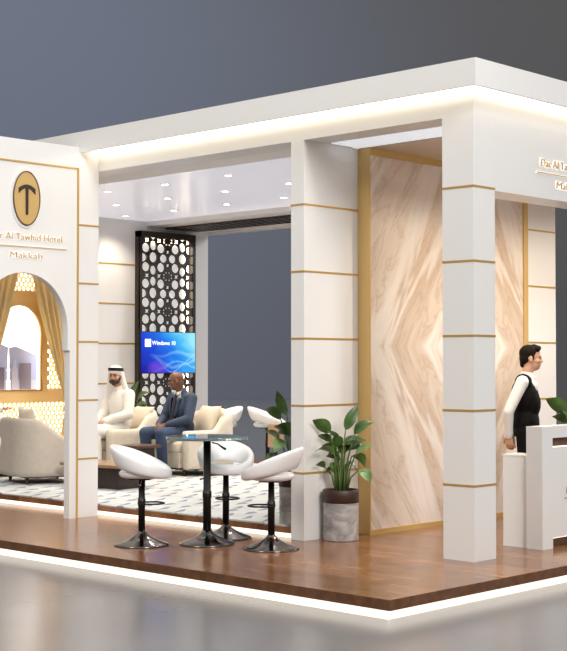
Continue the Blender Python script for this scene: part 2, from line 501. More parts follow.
# ceilings
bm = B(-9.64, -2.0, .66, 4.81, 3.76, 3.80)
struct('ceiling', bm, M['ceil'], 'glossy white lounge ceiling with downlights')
bm = bmesh.new()
box(bm, -9.64, -1.85, .30, .66, 3.577, 3.80); box(bm, -9.64, -1.85, 4.81, 6.09, 3.69, 3.80)
struct('ceiling_border', bm, M['whiteb'], 'dropped white border of the lounge ceiling')
bm = bmesh.new()
box(bm, -1.85, -.30, .30, .75, 3.585, 3.80)
struct('ceiling_strip', bm, M['whiteb'], 'pale ceiling strip behind the front beam')
setp(obj('sheen_strip', B(-1.82, -.33, .33, .72, 3.578, 3.585), M['panel']), 'pale painted reflection on the ceiling behind the front beam, left of the corner pillar', 'ceiling sheen')  # glowing sheet stands in for the glossy ceiling's pale reflection
struct('ceiling_reception', B(-1.85, -.30, .75, 4.8, 3.577, 3.80), M['tan'], 'taupe ceiling over the reception')
# beams and fascia
bm = bmesh.new()
box(bm, -9.64, 0, 0, .2945, 3.577, 3.80); box(bm, -.30, 0, .2945, 4.8, 2.985, 3.80); bmesh.ops.remove_doubles(bm, verts=bm.verts, dist=1e-5)
struct('wall_header', bm, M['white'], 'white beam over the front openings')
struct('wall_right', B(-.30, 0, 4.5, 4.8, 0, 2.985), M['white'], 'white end post of the right side')
struct('wall_header_back', B(-9.84, -1.85, 6.09, 6.3, 3.655, 3.96), M['white'], 'white beam over the open back of the lounge')
oy, ox = -.254, .209
bm = bmesh.new()
box(bm, -9.84, ox, oy, 6.3, 3.802, 3.96)
box(bm, -4.76, ox, oy, oy+.03, 3.746, 3.802); box(bm, ox-.03, ox, oy+.03, 4.8, 3.746, 3.802)
box(bm, -9.84, -4.90, oy, oy+.03, 3.746, 3.802)
struct('trim_5', bm, M['white'], 'white projecting roof fascia')
setp(obj('led_strip', B(-4.75, .01, -.10, -.02, 3.785, 3.80), M['ledf']), 'bright warm light strip under the left roof fascia', 'light strip')
setp(obj('led_strip', B(.015, .09, -.10, 4.7, 3.785, 3.80), M['ledf']), 'bright warm light strip under the right roof fascia', 'light strip')

# ------------------------------------------------------------------ pillars
def bands(t, boxes_of, zs):
    for z in zs:
        bm = bmesh.new()
        for (x0, x1, y0, y1) in boxes_of: box(bm, x0, x1, y0, y1, z-.009, z+.009)
        obj('gold_band', bm, M['gold'], t, world=True)
t = thing('pillar', (-.155, .147, 0), 'square white corner pillar with gold bands at the front of the stand', 'pillar')
obj('shaft', B(-.309, 0, 0, .294, 0, 3.577), M['white'], t, world=True)
bands(t, [(-.311, .003, -.003, .297)], [.6*k for k in range(1, 6)])
t = thing('pillar', (-1.93, .37, 0), 'deep white pillar with gold bands behind the potted plant, between lounge and marble', 'pillar')
obj('shaft', B(-2.011, -1.85, 0, .735, 0, 3.577, bev=.003), M['white'], t, world=True)
bands(t, [(-2.014, -1.847, -.003, .738)], [.6*k for k in range(1, 6)])
t = thing('pillar', (-1.85, 3.61, 0), 'white pillar with gold bands at the far end of the marble wall', 'pillar')
obj('shaft', B(-2.011, -1.72, 3.33, 3.88, 0, 3.577, bev=.003), M['white'], t, world=True)
bands(t, [(-2.0, -1.717, 3.333, 3.883)], [.6*k for k in range(1, 6)])

# ------------------------------------------------------------------ arch panel with logo
px_ = -4.77
t = thing('entrance_panel', (px_, -.88, 0), 'white arched entrance panel with gold frame and oval logo', 'panel')
ac = -.93
outer = [(-1.775, 0), (-1.775, 3.80), (-.002, 3.80), (-.002, 0), (-.368, 0), (-.368, 1.71), (-.395, 1.71), (-.395, 1.92)]
for k in range(1, 24):
    a = PI*k/24; outer.append((ac+.535*math.cos(a), 1.92+.56*math.sin(a)))
outer += [(ac-.535, 1.92), (ac-.535, 1.71), (ac-.562, 1.71), (ac-.562, 0)]
obj('panel_board', plate_bm(outer, [], .09, PX(px_-.045)), M['white'], t, world=True)
bm = bmesh.new()
for y in (-.275, ac*2+.275): box(bm, px_, px_+.010, y-.010, y+.010, 0, 3.58)
box(bm, px_, px_+.010, ac*2+.275-.010, -.275+.010, 3.568, 3.584)
obj('gold_frame', bm, M['gold'], t, world=True)
for z in (.6, 1.2, 1.8, 2.4, 3.0):
    obj('gold_band', B(px_, px_+.005, -.26, -.003, z-.009, z+.009), M['gold'], t, world=True)
lc, lz = -.925, 3.215
obj('logo_rim', plate_bm(ell_pts(lc, lz, .180, .297, 48), [ell_pts(lc, lz, .158, .268, 48)], .016, PX(px_+.006)), M['white'], t, world=True)
lg = obj('logo_plaque', plate_bm(ell_pts(lc, lz, .156, .265, 48), [], .03, PX(px_+.010)), M['goldflat'], t, world=True)
setp(lg, 'gold oval plaque with a dark T')
obj('logo_edge', plate_bm(ell_pts(lc, lz, .161, .271, 48), [ell_pts(lc, lz, .153, .261, 48)], .012, PX(px_+.026)), M['walnut'], lg)
lg.children[0].data.transform(Matrix.Translation((-px_, .88, 0)))
def tpoly():
    top = []; bot = []
    for k in range(13):
        s = -1+2*k/12
        top.append((lc+.098*s, lz+.135-.040*s*s)); bot.append((lc+.098*s, lz+.100-.058*s*s))
    left = [p for p in bot if p[0] < lc-.016]; right = [p for p in bot if p[0] > lc+.016]
    return top+right[::-1]+[(lc+.015, lz+.098), (lc+.013, lz-.165), (lc-.013, lz-.165), (lc-.015, lz+.098)]+left[::-1]
lt = obj('logo_letter', plate_bm(tpoly(), [], .012, PX(px_+.030)), M['dark'], lg)
lt.data.transform(Matrix.Translation((-px_, .88, 0)))
def sign(x, yc, z1, zl, z2, t, halo, w=.86, wl=.98, s1=.098, s2=.088):
    def fit(bm, yc, width):
        ys = [v.co.y for v in bm.verts]; k = width/(max(ys)-min(ys)); c = (max(ys)+min(ys))/2
        for v in bm.verts: v.co.y = yc+(v.co.y-c)*k
        return bm
    for name, th, off, m, ex in (('sign_glow', .006, .0060, halo, .009), ('sign_letters', .012, -.0016, M['goldflat'], 0.)):
        xx = x+(.003 if name == 'sign_glow' else .010)
        b = fit(text_bm('Dar Al Tawhid Hotel', s1, th, PX(xx, 0, z1), off), yc, w+ex)
        join(b, fit(text_bm('Makkah', s2, th, PX(xx, 0, z2), off), yc, w*.44+ex))
        e = .005 if name == 'sign_glow' else 0.
        box(b, xx-th/2, xx+th/2, yc-wl/2-e, yc+wl/2+e, zl-.004-e, zl+.004+e)
        obj(name, b, m, t, world=True)
sign(px_, -.915, 2.80, 2.735, 2.62, t, M['halosoft'])
t = thing('wall_sign', (0, 1.39, 3.0), 'backlit gold lettering on the white beam above the reception', 'sign')
sign(0., 1.39, 3.255, 3.20, 3.085, t, M['halo'])

# ------------------------------------------------------------------ window, lit picture behind, curtains
t = thing('window_screen', (-9.70, 2.49, .1), 'golden lattice window screen with an arched opening', 'window screen')
wc = 2.49
holes = []
arch = [(wc-.385, 1.195), (wc+.385, 1.195), (wc+.385, 1.97)]
for k in range(1, 20):
    a = PI*k/20; arch.append((wc+.385*math.cos(a), 1.97+.44*math.sin(a)))
arch.append((wc-.385, 1.97)); holes.append(arch)
pit = .074
def in_bar(y, z):
    if z < .22 or z > 2.92 or y < wy0+.08 or y > wy1-.08: return True
    if 1.05 < z < 1.235 or 2.38 < z < 2.58: return True
    d = abs(y-wc)
    if 1.0 < z < 2.6 and d < .50: return True
    return False
row = 0; z = .16
while z < 2.95:
    y = wy0+(.037 if row % 2 else .0)
    while y < wy1:
        if not in_bar(y, z):
            holes.append(ell_pts(y, z, .0365, .0365, 6, PI/6))
        y += pit
    row += 1; z += pit*.86
obj('lattice', plate_bm([(wy0, .1), (wy1, .1), (wy1, wz1), (wy0, wz1)], holes, .04, PX(-9.72)), M['goldlit'], t, world=True)
bm = bmesh.new()
tube(bm, [(-9.695, *p) for p in arch], .016, 8, closed=True)
obj('arch_moulding', bm, M['goldlit'], t, True, world=True)
# glowing diffuser behind the lattice, cut out at the arch
obj('glow_sheet', plate_bm([(wy0, .1), (wy1, .1), (wy1, wz1), (wy0, wz1)], [[(y*1.0, z_) for y, z_ in arch]], .01, PX(-9.80)), M['glow_sheet'], t, world=True)
t = thing('picture_panel', (-9.97, 2.45, 1.1), 'backlit picture of hills, city and minarets behind the arched window', 'picture')
X0 = -9.97
obj('sky', B(X0-.05, X0, 1.6, 3.35, 1.0, 2.7), M['prsky'], t, world=True)
hp = [(1.6, 1.1), (3.35, 1.1), (3.35, 1.60), (3.05, 1.66), (2.90, 1.72), (2.76, 1.77), (2.62, 1.82), (2.50, 1.80), (2.38, 1.84), (2.27, 1.87), (2.17, 1.84), (2.02, 1.75), (1.6, 1.70)]
obj('hill', plate_bm(hp, [], .01, PX(X0+.012)), M['prhill'], t, world=True)
def prism(name, m, pts, x): obj(name, plate_bm(pts, [], .012, PX(x)), m, t, world=True)
def rect(y0, y1, z0, z1): return [(y0, z0), (y1, z0), (y1, z1), (y0, z1)]
prism('building', M['prbld2'], rect(1.7, 3.3, 1.1, 1.34), X0+.026)
prism('building', M['prbld'], rect(2.22, 2.40, 1.1, 1.52), X0+.04)
prism('building', M['prbld'], rect(2.67, 2.86, 1.1, 1.58), X0+.04)
prism('building', M['prbld2'], [(2.53, 1.1), (2.63, 1.1), (2.63, 1.5), (2.605, 1.52), (2.605, 1.58), (2.58, 1.66), (2.555, 1.58), (2.555, 1.52), (2.53, 1.5)], X0+.04)
for y, h in ((2.46, 1.80), (2.19, 1.70)):
    prism('minaret', M['prmin'], [(y-.032, 1.1), (y+.032, 1.1), (y+.026, 1.30), (y+.034, 1.31), (y+.034, 1.33), (y+.020, 1.34), (y+.017, 1.46), (y+.026, 1.47),
          (y+.026, 1.49), (y+.012, 1.50), (y+.010, 1.58), (y+.016, 1.60), (y, h), (y-.016, 1.60), (y-.010, 1.58), (y-.012, 1.50), (y-.026, 1.49), (y-.026, 1.47),
          (y-.017, 1.46), (y-.020, 1.34), (y-.034, 1.33), (y-.034, 1.31), (y-.026, 1.30)], X0+.055)
def curtain(sgn, label):
    cy = 2.425; bm = bmesh.new(); NU, NV = 96, 44; g = []
    th = thing('curtain', (-9.47, cy+sgn*.8, .12), label, 'curtain', group='gold curtains at the window')
    for j in range(NV+1):
        z = 2.96-(2.96-.13)*j/NV
        def lerp(tab):
            for (za, a), (zb, b) in zip(tab, tab[1:]):
                if z <= za and z >= zb: return b+(a-b)*(z-zb)/(za-zb)
            return tab[-1][1]
        i_ = lerp([(2.97, .10), (2.78, .135), (2.3, .26), (1.7, .45), (1.3, .59), (1.0, .70), (.9, .72), (.75, .66), (.1, .62)])
        o_ = lerp([(2.97, 1.10), (2.0, 1.05), (1.2, .92), (.95, .86), (.8, .88), (.1, .98)])
        gather = max(.35, min(1, abs(z-.92)/.9))
        rowv = []
        for i in range(NU+1):
            u = i/NU
            x = -9.47+.045*gather*math.sin(2*PI*9*u+.3*math.sin(z*2))+.012*math.sin(2*PI*23*u+z)
            rowv.append(bm.verts.new((x, cy+sgn*(i_+(o_-i_)*u), z)))
        g.append(rowv)
    for j in range(NV):
        for i in range(NU): bm.faces.new((g[j][i], g[j][i+1], g[j+1][i+1], g[j+1][i]))
    bmesh.ops.solidify(bm, geom=bm.faces[:], thickness=.006)
    obj('drape', bm, M['curtain'], th, True, world=True)
    bm = bmesh.new(); y0, y1 = sorted((cy+sgn*.70, cy+sgn*.88)); box(bm, -9.53, -9.41, y0, y1, .89, .95, bev=.01)
    obj('tieback', bm, M['goldflat'], th, world=True)
curtain(1, 'gold pleated curtain swept to the right of the arched window')
curtain(-1, 'gold pleated curtain swept to the left of the arched window')
setp(obj('curtain_rail', tube(bmesh.new(), [(-9.47, 1.25, 2.975), (-9.47, 3.6, 2.975)], .014), M['gold'], None, True),
     'gold curtain rail over the arched window', 'curtain rail')

# ------------------------------------------------------------------ lattice screen with television
SY0, SY1, SZ0, SZ1 = 4.565, 5.70, .1, 3.60
t = thing('lattice_screen', (-9.53, (SY0+SY1)/2, .1), 'tall dark cut-out lattice screen behind the television', 'screen')
CW, CH = .60, .547
sc_ = CW/230.; sv = CH/290.
cell = [('e', 108-50, 490-275+10, 27, 34), ('e', 225-50, 490-275+10, 27, 34), ('e', 108-50, 490-430+10, 27, 34), ('e', 225-50, 490-430+10, 27, 34),
        ('e', 85-50, 145, 26, 31), ('e', 245-50, 145, 26, 31), ('e', 115, 150, 27, 38), ('e', 115, 245, 22, 34), ('e', 115, 45, 22, 34),
        ('s', 68, 290, 27, 11), ('s', 162, 290, 27, 11), ('s', 0, 200, 20, 10), ('s', 0, 90, 20, 10)]
holes = []
yc, fr = (SY0+SY1)/2, .045
def addhole(kind, y, z, a, b):
    if kind == 'e': pts = ell_pts(y, z, a*sc_*1.12, b*sv*1.12, 14)
    elif kind == 's':
        pts = [(y+p*sc_, z+q*sv) for p, q in star_pts(0, 0, a*1.05, b, 4, PI/4)]
    else: pts = ell_pts(y, z, a*sc_, a*sv, 6)
    lo, hi, lz_, hz_ = SY0+fr, SY1-fr, SZ0+fr, SZ1-.09
    if kind != 'e' and (min(p[0] for p in pts) < lo or max(p[0] for p in pts) > hi): return
    pts = [(min(max(p[0], lo), hi), min(max(p[1], lz_), hz_)) for p in pts]
    q = []
    for p in pts:
        if not q or (abs(p[0]-q[-1][0])+abs(p[1]-q[-1][1])) > 1e-4: q.append(p)
    if len(q) > 3 and abs(q[0][0]-q[-1][0])+abs(q[0][1]-q[-1][1]) < 1e-4: q.pop()
    A = abs(sum(q[i-1][0]*q[i][1]-q[i][0]*q[i-1][1] for i in range(len(q))))/2 if len(q) > 2 else 0
    if A > 4e-4: holes.append(q)
for j in range(-1, 7):
    for i in range(-2, 2):
        for k, a, b, c, d in cell:
            if k == 's' and a == 0: pass
            addhole(k, yc+i*CW+a*sc_, SZ1-.13-(j*CH)-(290-b)*sv, c, d)
        for q in range(8):   # small openings of the rosette
            a = 2*PI*q/8+PI/8
            addhole('r', yc+i*CW+math.cos(a)*32*sc_, SZ1-.13-j*CH+math.sin(a)*32*sv, 9, 9)
obj('cutout_board', plate_bm([(SY0, SZ0), (SY1, SZ0), (SY1, SZ1), (SY0, SZ1)], holes, .03, PX(-9.53)), M['dark'], t, world=True)
bm = bmesh.new()
box(bm, -9.637, -9.505, SY0, SY0+.022, SZ0, SZ1); box(bm, -9.637, -9.505, SY1-.03, SY1, SZ0, SZ1); box(bm, -9.54, -9.508, SY1-.055, SY1-.03, SZ0, SZ1); box(bm, -9.637, -9.505, SY0, SY1, SZ1-.09, SZ1)
obj('screen_frame', bm, M['dark'], t, world=True)
bm = bmesh.new()
for (a, b, c, d) in ((SY1-.135, SY1-.07, SZ0+.1, SZ1-.1), (SY0+.03, SY0+.06, SZ0+.1, SZ1-.1), (SY0+.1, SY1-.1, SZ1-.16, SZ1-.10)):
    box(bm, -9.632, -9.612, a, b, c, d)
obj('light_line', bm, M['leds'], t, world=True)
obj('glow_sheet', B(-9.634, -9.630, SY0+.03, SY1-.035, SZ0+.02, SZ1-.1), M['scrglow'], t, world=True)  # glowing sheet added to brighten the white wall behind the cut-outs

t = thing('television', (-9.49, 5.09, 1.40), 'wide wall television with a blue picture on the lattice screen', 'television')
TY0, TY1, TZ0, TZ1 = 4.525, 5.655, 1.42, 2.065
obj('case', B(-9.51, -9.46, TY0, TY1, TZ0, TZ1, bev=.004), M['black'], t, world=True)
so = obj('screen_panel', B(0, .004, 0, TY1-TY0-.024, 0, TZ1-TZ0-.024), M['screen'], t)
so.location = (-9.459+9.49, TY0+.012-5.09, TZ0+.012-1.40)
setp(so, 'lit blue screen with light wisps')
bm = bmesh.new()
iy, iz, s = TY0+.09, TZ1-.235, .056
for a in (0, 1):
    for b in (0, 1): box(bm, -9.4548, -9.4535, iy+a*(s+.006), iy+a*(s+.006)+s, iz+b*(s+.006), iz+b*(s+.006)+s)
obj('screen_icon', bm, M['icon'], t, world=True)
obj('screen_word', text_bm('Windows', .092, .0015, PX(-9.454, iy+.14, iz+.03)), M['icon'], t, world=True)
obj('screen_number', text_bm('10', .092, .0015, PX(-9.454, iy+.525, iz+.03)), M['icon'], t, world=True)

# brown fretwork band set in the back of the ceiling
t = thing('ceiling_fretwork', (-6, 5.5, 3.68), 'long dark fretwork band along the back of the lounge ceiling', 'fretwork')
holes = []
for i in range(46):
    for j in range(4):
        cx_ = -9.4+i*.165+(.08 if j % 2 else 0); cy_ = 5.22+j*.165
        if cx_ > -2.1: continue
        holes.append(ell_pts(cx_, cy_, .055, .06, 8) if (i+j) % 3 else star_pts(cx_, cy_, .075, .035, 4, PI/4))
obj('fret_board', plate_bm([(-9.58, 5.13), (-1.95, 5.13), (-1.95, 5.80), (-9.58, 5.80)], holes, .02, Matrix.Translation((0, 0, 3.672))), M['dark'], t, world=True)
obj('backing', B(-9.56, -1.97, 5.15, 5.78, 3.683, 3.689), M['tantop'], t, world=True)

# ------------------------------------------------------------------ downlights
def spot(o, loc, power, ang, col, r=.04, blend=.6):
    l = bpy.data.lights.new('lamp_light', 'SPOT'); l.energy = power; l.spot_size = R(ang); l.spot_blend = blend; l.color = col; l.shadow_soft_size = r
    q = bpy.data.objects.new('lamp_light', l); COL.objects.link(q); q.location = loc; q.parent = o; return q
rows = {'front row': [(-7.14, 2.02), (-6.09, 2.07), (-4.96, 2.05), (-3.85, 2.05)],
        'middle row': [(-8.2, 3.02), (-7.15, 3.04), (-6.05, 3.04), (-4.93, 3.04)],
        'rear row': [(-9.2, 4.02), (-8.15, 4.03), (-7.06, 4.03), (-5.97, 4.03)]}
nth = ['leftmost', 'second from left', 'third from left', 'rightmost']
for rn, pl in rows.items():
    for i, (x, y) in enumerate(pl):
        d = thing('downlight', (x, y, 3.752), 'small round downlight in the lounge ceiling, %s, %s' % (rn, nth[i]), 'downlight', group='downlights in the lounge ceiling')
        obj('trim_ring', lathe(bmesh.new(), [(.045, 0), (.062, 0), (.062, .008), (.045, .008), (.045, 0)], 24, cap=False), M['white'], d)
        obj('lens', lathe(bmesh.new(), [(0, .004), (.045, .004), (.045, .008), (0, .008)], 24, cap=False), M['lamp'], d)
        spot(d, (0, 0, -.02), 74, 125, (1., .87, .70), blend=1.)
for i, (x, y, w) in enumerate(((-.62, 1.35, 'nearest the corner pillar'), (-.62, 2.55, 'in the middle'), (-.62, 3.75, 'at the far end'))):
    d = thing('downlight', (x, y, 3.569), 'small round downlight in the taupe reception ceiling, %s' % w, 'downlight', group='downlights in the reception ceiling')
    obj('trim_ring', lathe(bmesh.new(), [(.045, 0), (.062, 0), (.062, .008), (.045, .008), (.045, 0)], 24, cap=False), M['white'], d)
    obj('lens', lathe(bmesh.new(), [(0, .004), (.045, .004), (.045, .008), (0, .008)], 24, cap=False), M['lamp'], d)
    spot(d, (0, 0, -.02), 140, 150, (1., .85, .68), blend=1.)

# ------------------------------------------------------------------ bar stools and table
def make_stool(label, group):
    t = thing('bar_stool', (0, 0, 0), label, 'stool', group=group)
    obj('base', lathe(bmesh.new(), [(0, 0), (.238, 0), (.241, .008), (.226, .016), (.15, .040), (.095, .066), (.055, .092), (.036, .115), (.030, .125), (0, .125)], 48), M['chrome'], t, True)
    obj('post', lathe(bmesh.new(), [(0, .11), (.030, .11), (.030, .34), (.034, .345), (.034, .40), (.028, .405), (.026, .575), (0, .575)], 24), M['black'], t, True)
    bm = bmesh.new(); n = 28
    tube(bm, [(.085+.115*math.cos(2*PI*k/n), .105*math.sin(2*PI*k/n), .365) for k in range(n)], .0075, 8, closed=True)
    obj('footrest', bm, M['black'], t, True)
    obj('mount', B(-.09, .09, -.09, .09, .570, .585, bev=.004), M['black'], t)
    bm = lathe(bmesh.new(), [(0, .585), (.150, .585), (.178, .592), (.196, .612), (.196, .632), (.182, .648), (.12, .656), (0, .656)], 40)
    obj('seat', bm, M['shell'], t, True)
    # leaning loop: low at the front, rising to the backrest
    bm = bmesh.new(); N, K = 72, 16; rings = []
    for i in range(N):
        a = 2*PI*i/N; c = (1-math.cos(a))/2            # 0 front .. 1 back
        zc = .622+.155*c; h = .042+.052*c**.8; w = .034-.004*c
        rad = .207; dx = -.045*c
        ring = []
        for k in range(K):
            q = 2*PI*k/K
            rr = rad+w*math.copysign(abs(math.cos(q))**.75, math.cos(q)); zz = zc+h*math.copysign(abs(math.sin(q))**.75, math.sin(q))
            lean = (zz-zc)*.35*c
            ring.append(bm.verts.new(((rr+lean)*math.cos(a)+dx+.02, (rr+lean)*1.06*math.sin(a), zz)))
        rings.append(ring)
    for i in range(N):
        A, Bq = rings[i], rings[(i+1) % N]
        for k in range(K): bm.faces.new((A[k], A[(k+1) % K], Bq[(k+1) % K], Bq[k]))
    obj('backrest', bm, M['shell'], t, True)
    bm = tube(bmesh.new(), [(.02, -.05, .575), (.03, -.13, .568), (.04, -.21, .545), (.045, -.245, .535)], [.006, .006, .006, .010], 8)
    obj('lever', bm, M['chrome'], t, True)
    return t
def face(p, q): return math.atan2(q[1]-p[1], q[0]-p[0])
TB = (-2.34, -.72)
G1 = 'white bar stools round the glass table'
s0 = make_stool('white ring-back bar stool left of the glass table, its seat opening to the right', G1)
s0.location = (-2.70, -1.16, 0); s0.rotation_euler.z = R(36)
dup(s0, (-2.53, -.31, 0), R(-34), 'white ring-back bar stool behind the glass table, facing forward', G1)
dup(s0, (-1.71, -.56, 0), R(212), 'white ring-back bar stool right of the glass table beside the pillar', G1)
FZ = .112; G2 = 'white bar stools at the back of the lounge'
dup(s0, (-7.29, 4.19, FZ), R(250), 'distant white ring-back stool directly behind the bald man\'s armchair', G2)
dup(s0, (-6.83, 4.60, FZ), R(36), 'distant white ring-back stool beside the tan stand', G2)
dup(s0, (-6.03, -.64, .0), R(150), 'white ring-back bar stool cut by the left picture edge, before the beige armchair', 'white bar stool beyond the arch')

t = thing('bar_table', (*TB, 0), 'high round glass-topped bar table on a black post among white stools', 'table')
obj('base', lathe(bmesh.new(), [(0, 0), (.245, 0), (.248, .008), (.235, .016), (.16, .040), (.10, .066), (.06, .095), (.040, .125), (0, .125)], 48), M['chrome'], t, True)
obj('post', lathe(bmesh.new(), [(0, .11), (.036, .11), (.036, .40), (.040, .405), (.040, .46), (.033, .465), (.033, .90), (0, .90)], 24), M['black'], t, True)
obj('top_plate', lathe(bmesh.new(), [(0, .90), (.11, .90), (.11, .915), (0, .915)], 32), M['black'], t)
obj('glass_top', lathe(bmesh.new(), [(0, .915), (.355, .915), (.36, .920), (.36, .936), (.355, .941), (0, .941)], 64), M['glass'], t)
q = tube(bmesh.new(), [tuple(AX*.04)[:2]+(.885,), tuple(AX*.09)[:2]+(.875,), tuple(AX*.13)[:2]+(.845,), tuple(AX*.165)[:2]+(.825,)], [.006, .006, .009, .011], 8)
obj('lever', q, M['black'], t, True)

t = thing('tan_stand', (-6.30, 4.22, FZ), 'tan upright panel on a black post beside the distant stool', 'stand', R(40))
obj('base', lathe(bmesh.new(), [(0, 0), (.17, 0), (.17, .012), (.04, .03), (0, .03)], 32), M['black'], t)
obj('post', lathe(bmesh.new(), [(0, .02), (.03, .02), (.03, .36), (0, .36)], 16), M['black'], t, True)
obj('panel', B(-.10, .10, -.11, .11, .35, .66, bev=.012), M['tantop'], t)

# ------------------------------------------------------------------ planters
def leaf(bm, base, tip, w, droop, roll, fold=.25, n=12):
    base, tip = Vector(base), Vector(tip); d = tip-base; L = d.length
    side = d.cross(Vector((0, 0, 1)))
    if side.length < .02: side = Vector((1, 0, 0))
    side.normalize(); side = Matrix.Rotation(roll, 3, d.normalized()) @ side
    nrm = side.cross(d).normalized(); rows_ = []
    for i in range(n+1):
        s = i/n; p = base+d*s+nrm*(4*s*(1-s))*droop*L
        ww = w*(math.sin(PI*min(1, s*1.02)**.78)**.85 if 0 < s < 1 else .02)
        f = nrm*ww*fold
        rows_.append([bm.verts.new(p-side*ww+f), bm.verts.new(p-side*ww*.5+f*.35), bm.verts.new(p), bm.verts.new(p+side*ww*.5+f*.35), bm.verts.new(p+side*ww+f)])
    for a, b in zip(rows_, rows_[1:]):
        for k in range(4): bm.faces.new((a[k], a[k+1], b[k+1], b[k]))
LV = [((330, 433), (312, 420), 5.0, .12, .9, 0), ((338.7, 437.7), (328, 430), 5.0, -.15, .3, 1), ((345, 430), (358, 404), 3.6, .10, 1.2, 0),
      ((354, 434.5), (374, 422.7), 4.0, .2, .7, 0), ((343.5, 454), (367, 441), 7., .2, .6, 0), ((355, 454.7), (375, 446.6), 3.6, .15, .4, 1),
      ((352, 456), (365, 468), 5., .25, -.6, 1), ((358, 470), (370, 483), 4.5, .2, .9, 1), ((334, 454), (314, 452), 4.2, .2, .4, 1),
      ((330, 463), (335, 474), 4., .1, .9, 0), ((325, 468), (315, 465), 3.4, .2, .5, 0), ((331, 443), (317, 436), 3.6, .15, .5, 0),
      ((342, 455), (352, 446), 5., .3, .2, 0), ((340, 458), (326, 457), 4.6, .2, .9, 0), ((346, 446), (362, 442), 4., .25, .3, 0),
      ((336, 453), (321, 446), 4.6, .2, .6, 0), ((350, 450), (367, 452), 4.6, .25, .5, 0), ((334, 470), (323, 477), 3.6, .15, .7, 1), ((341, 448), (334, 436), 4., .1, .8, 0), ((347, 464), (357, 474), 4.2, .2, .4, 0)]
def make_planter(loc, rz, label, group):
    t = thing('planter', loc, label, 'plant', rz, group)
    obj('pot', lathe(bmesh.new(), [(0, 0), (.152, 0), (.158, .006), (.158, .335), (0, .335)], 48), M['gmarble'], t)
    obj('pot_rim', lathe(bmesh.new(), [(.150, .335), (.162, .338), (.162, .447), (.157, .452), (.146, .452), (.143, .44), (.143, .40), (.150, .335)], 48, cap=False), M['rim'], t, True)
    obj('soil', lathe(bmesh.new(), [(0, .38), (.143, .38), (.143, .418), (.08, .432), (0, .435)], 32), M['soil'], t, True)
    b1, b2, bs = bmesh.new(), bmesh.new(), bmesh.new()
    rnd = random.Random(3)
    for (b, tp, w, dr, ro, li) in LV:
        dep = rnd.uniform(-.13, .06); dt = dep+rnd.uniform(-.10, .05)
        P = lambda q, dd: Vector(((q[0]-341)/112, dd, .45+(490-q[1])/112))
        lat = (tp[0]-341)/112; dt = min(dt, .10+lat*.9) if lat < 0 else dt
        dep = min(dep, .06+(b[0]-341)/112*.7)
        base, tip = P(b, dep), P(tp, dt)
        leaf(b2 if li else b1, base, tip, w/112*1.55, dr, ro)
        foot = Vector((base.x*.28+rnd.uniform(-.02, .02), dep*.3, .42))
        mid = foot.lerp(base, .55)+Vector((-(base.x-foot.x)*.18, 0, .03))
        tube(bs, [foot, mid, base, base.lerp(tip, .15)], [.010, .008, .005, .004], 7)
    for k in range(5):
        a = rnd.uniform(0, 6.28); f = Vector((.05*math.cos(a), .05*math.sin(a), .42))
        tube(bs, [f, f+Vector((.01*math.cos(a), 0, .16)), f+Vector((.03*math.cos(a), .02, .26))], [.010, .009, .004], 7)
    obj('foliage', b1, M['leaf'], t, True, fix=False); obj('young_foliage', b2, M['leaflight'], t, True, fix=False)
    obj('stems', bs, M['stem'], t, True)
    return t
FZ = .112; RZ = R(43.86); GP = 'broad-leaved plants in marble pots'
p0 = make_planter((-1.684, .305, 0), RZ, 'broad-leaved plant in a grey marble pot in front of the white pillar', GP)
dup(p0, (-2.20, .27, FZ), R(250), 'broad-leaved plant in a marble pot half hidden behind the white pillar', GP)
dup(p0, (-8.72, 3.78, FZ), R(20), 'broad-leaved plant between the seated men before the lattice screen', GP)
dup(p0, (-.43, 2.25, 0), R(30), 'broad-leaved plant behind the reception desk', GP).scale = (1.16, 1.16, 1.16)

# ------------------------------------------------------------------ coffee tables
def coffee(name, loc, rz, L, W, H, label, top):
    t = thing(name, loc, label, 'table', rz)
    obj('tabletop', B(-L/2, L/2, -W/2, W/2, H-.035, H, bev=.006), top, t)
    obj('pedestal', B(-L*.33, L*.33, -W*.36, W*.36, 0, H-.035, bev=.01), M['walnutdark'], t)
M['tabletop'] = mat('table_veneer', (.30, .17, .09), .22, var=.2, vscale=7)
coffee('coffee_table', (-6.32, 1.42, .112), R(5), 1.10, .62, .285, 'low dark coffee table with lighter top behind the left bar stool', M['tabletop'])
coffee('side_table', (-6.95, 2.40, .112), R(0), .40, .40, .43, 'small dark walnut side table between the two cream armchairs', M['walnut'])

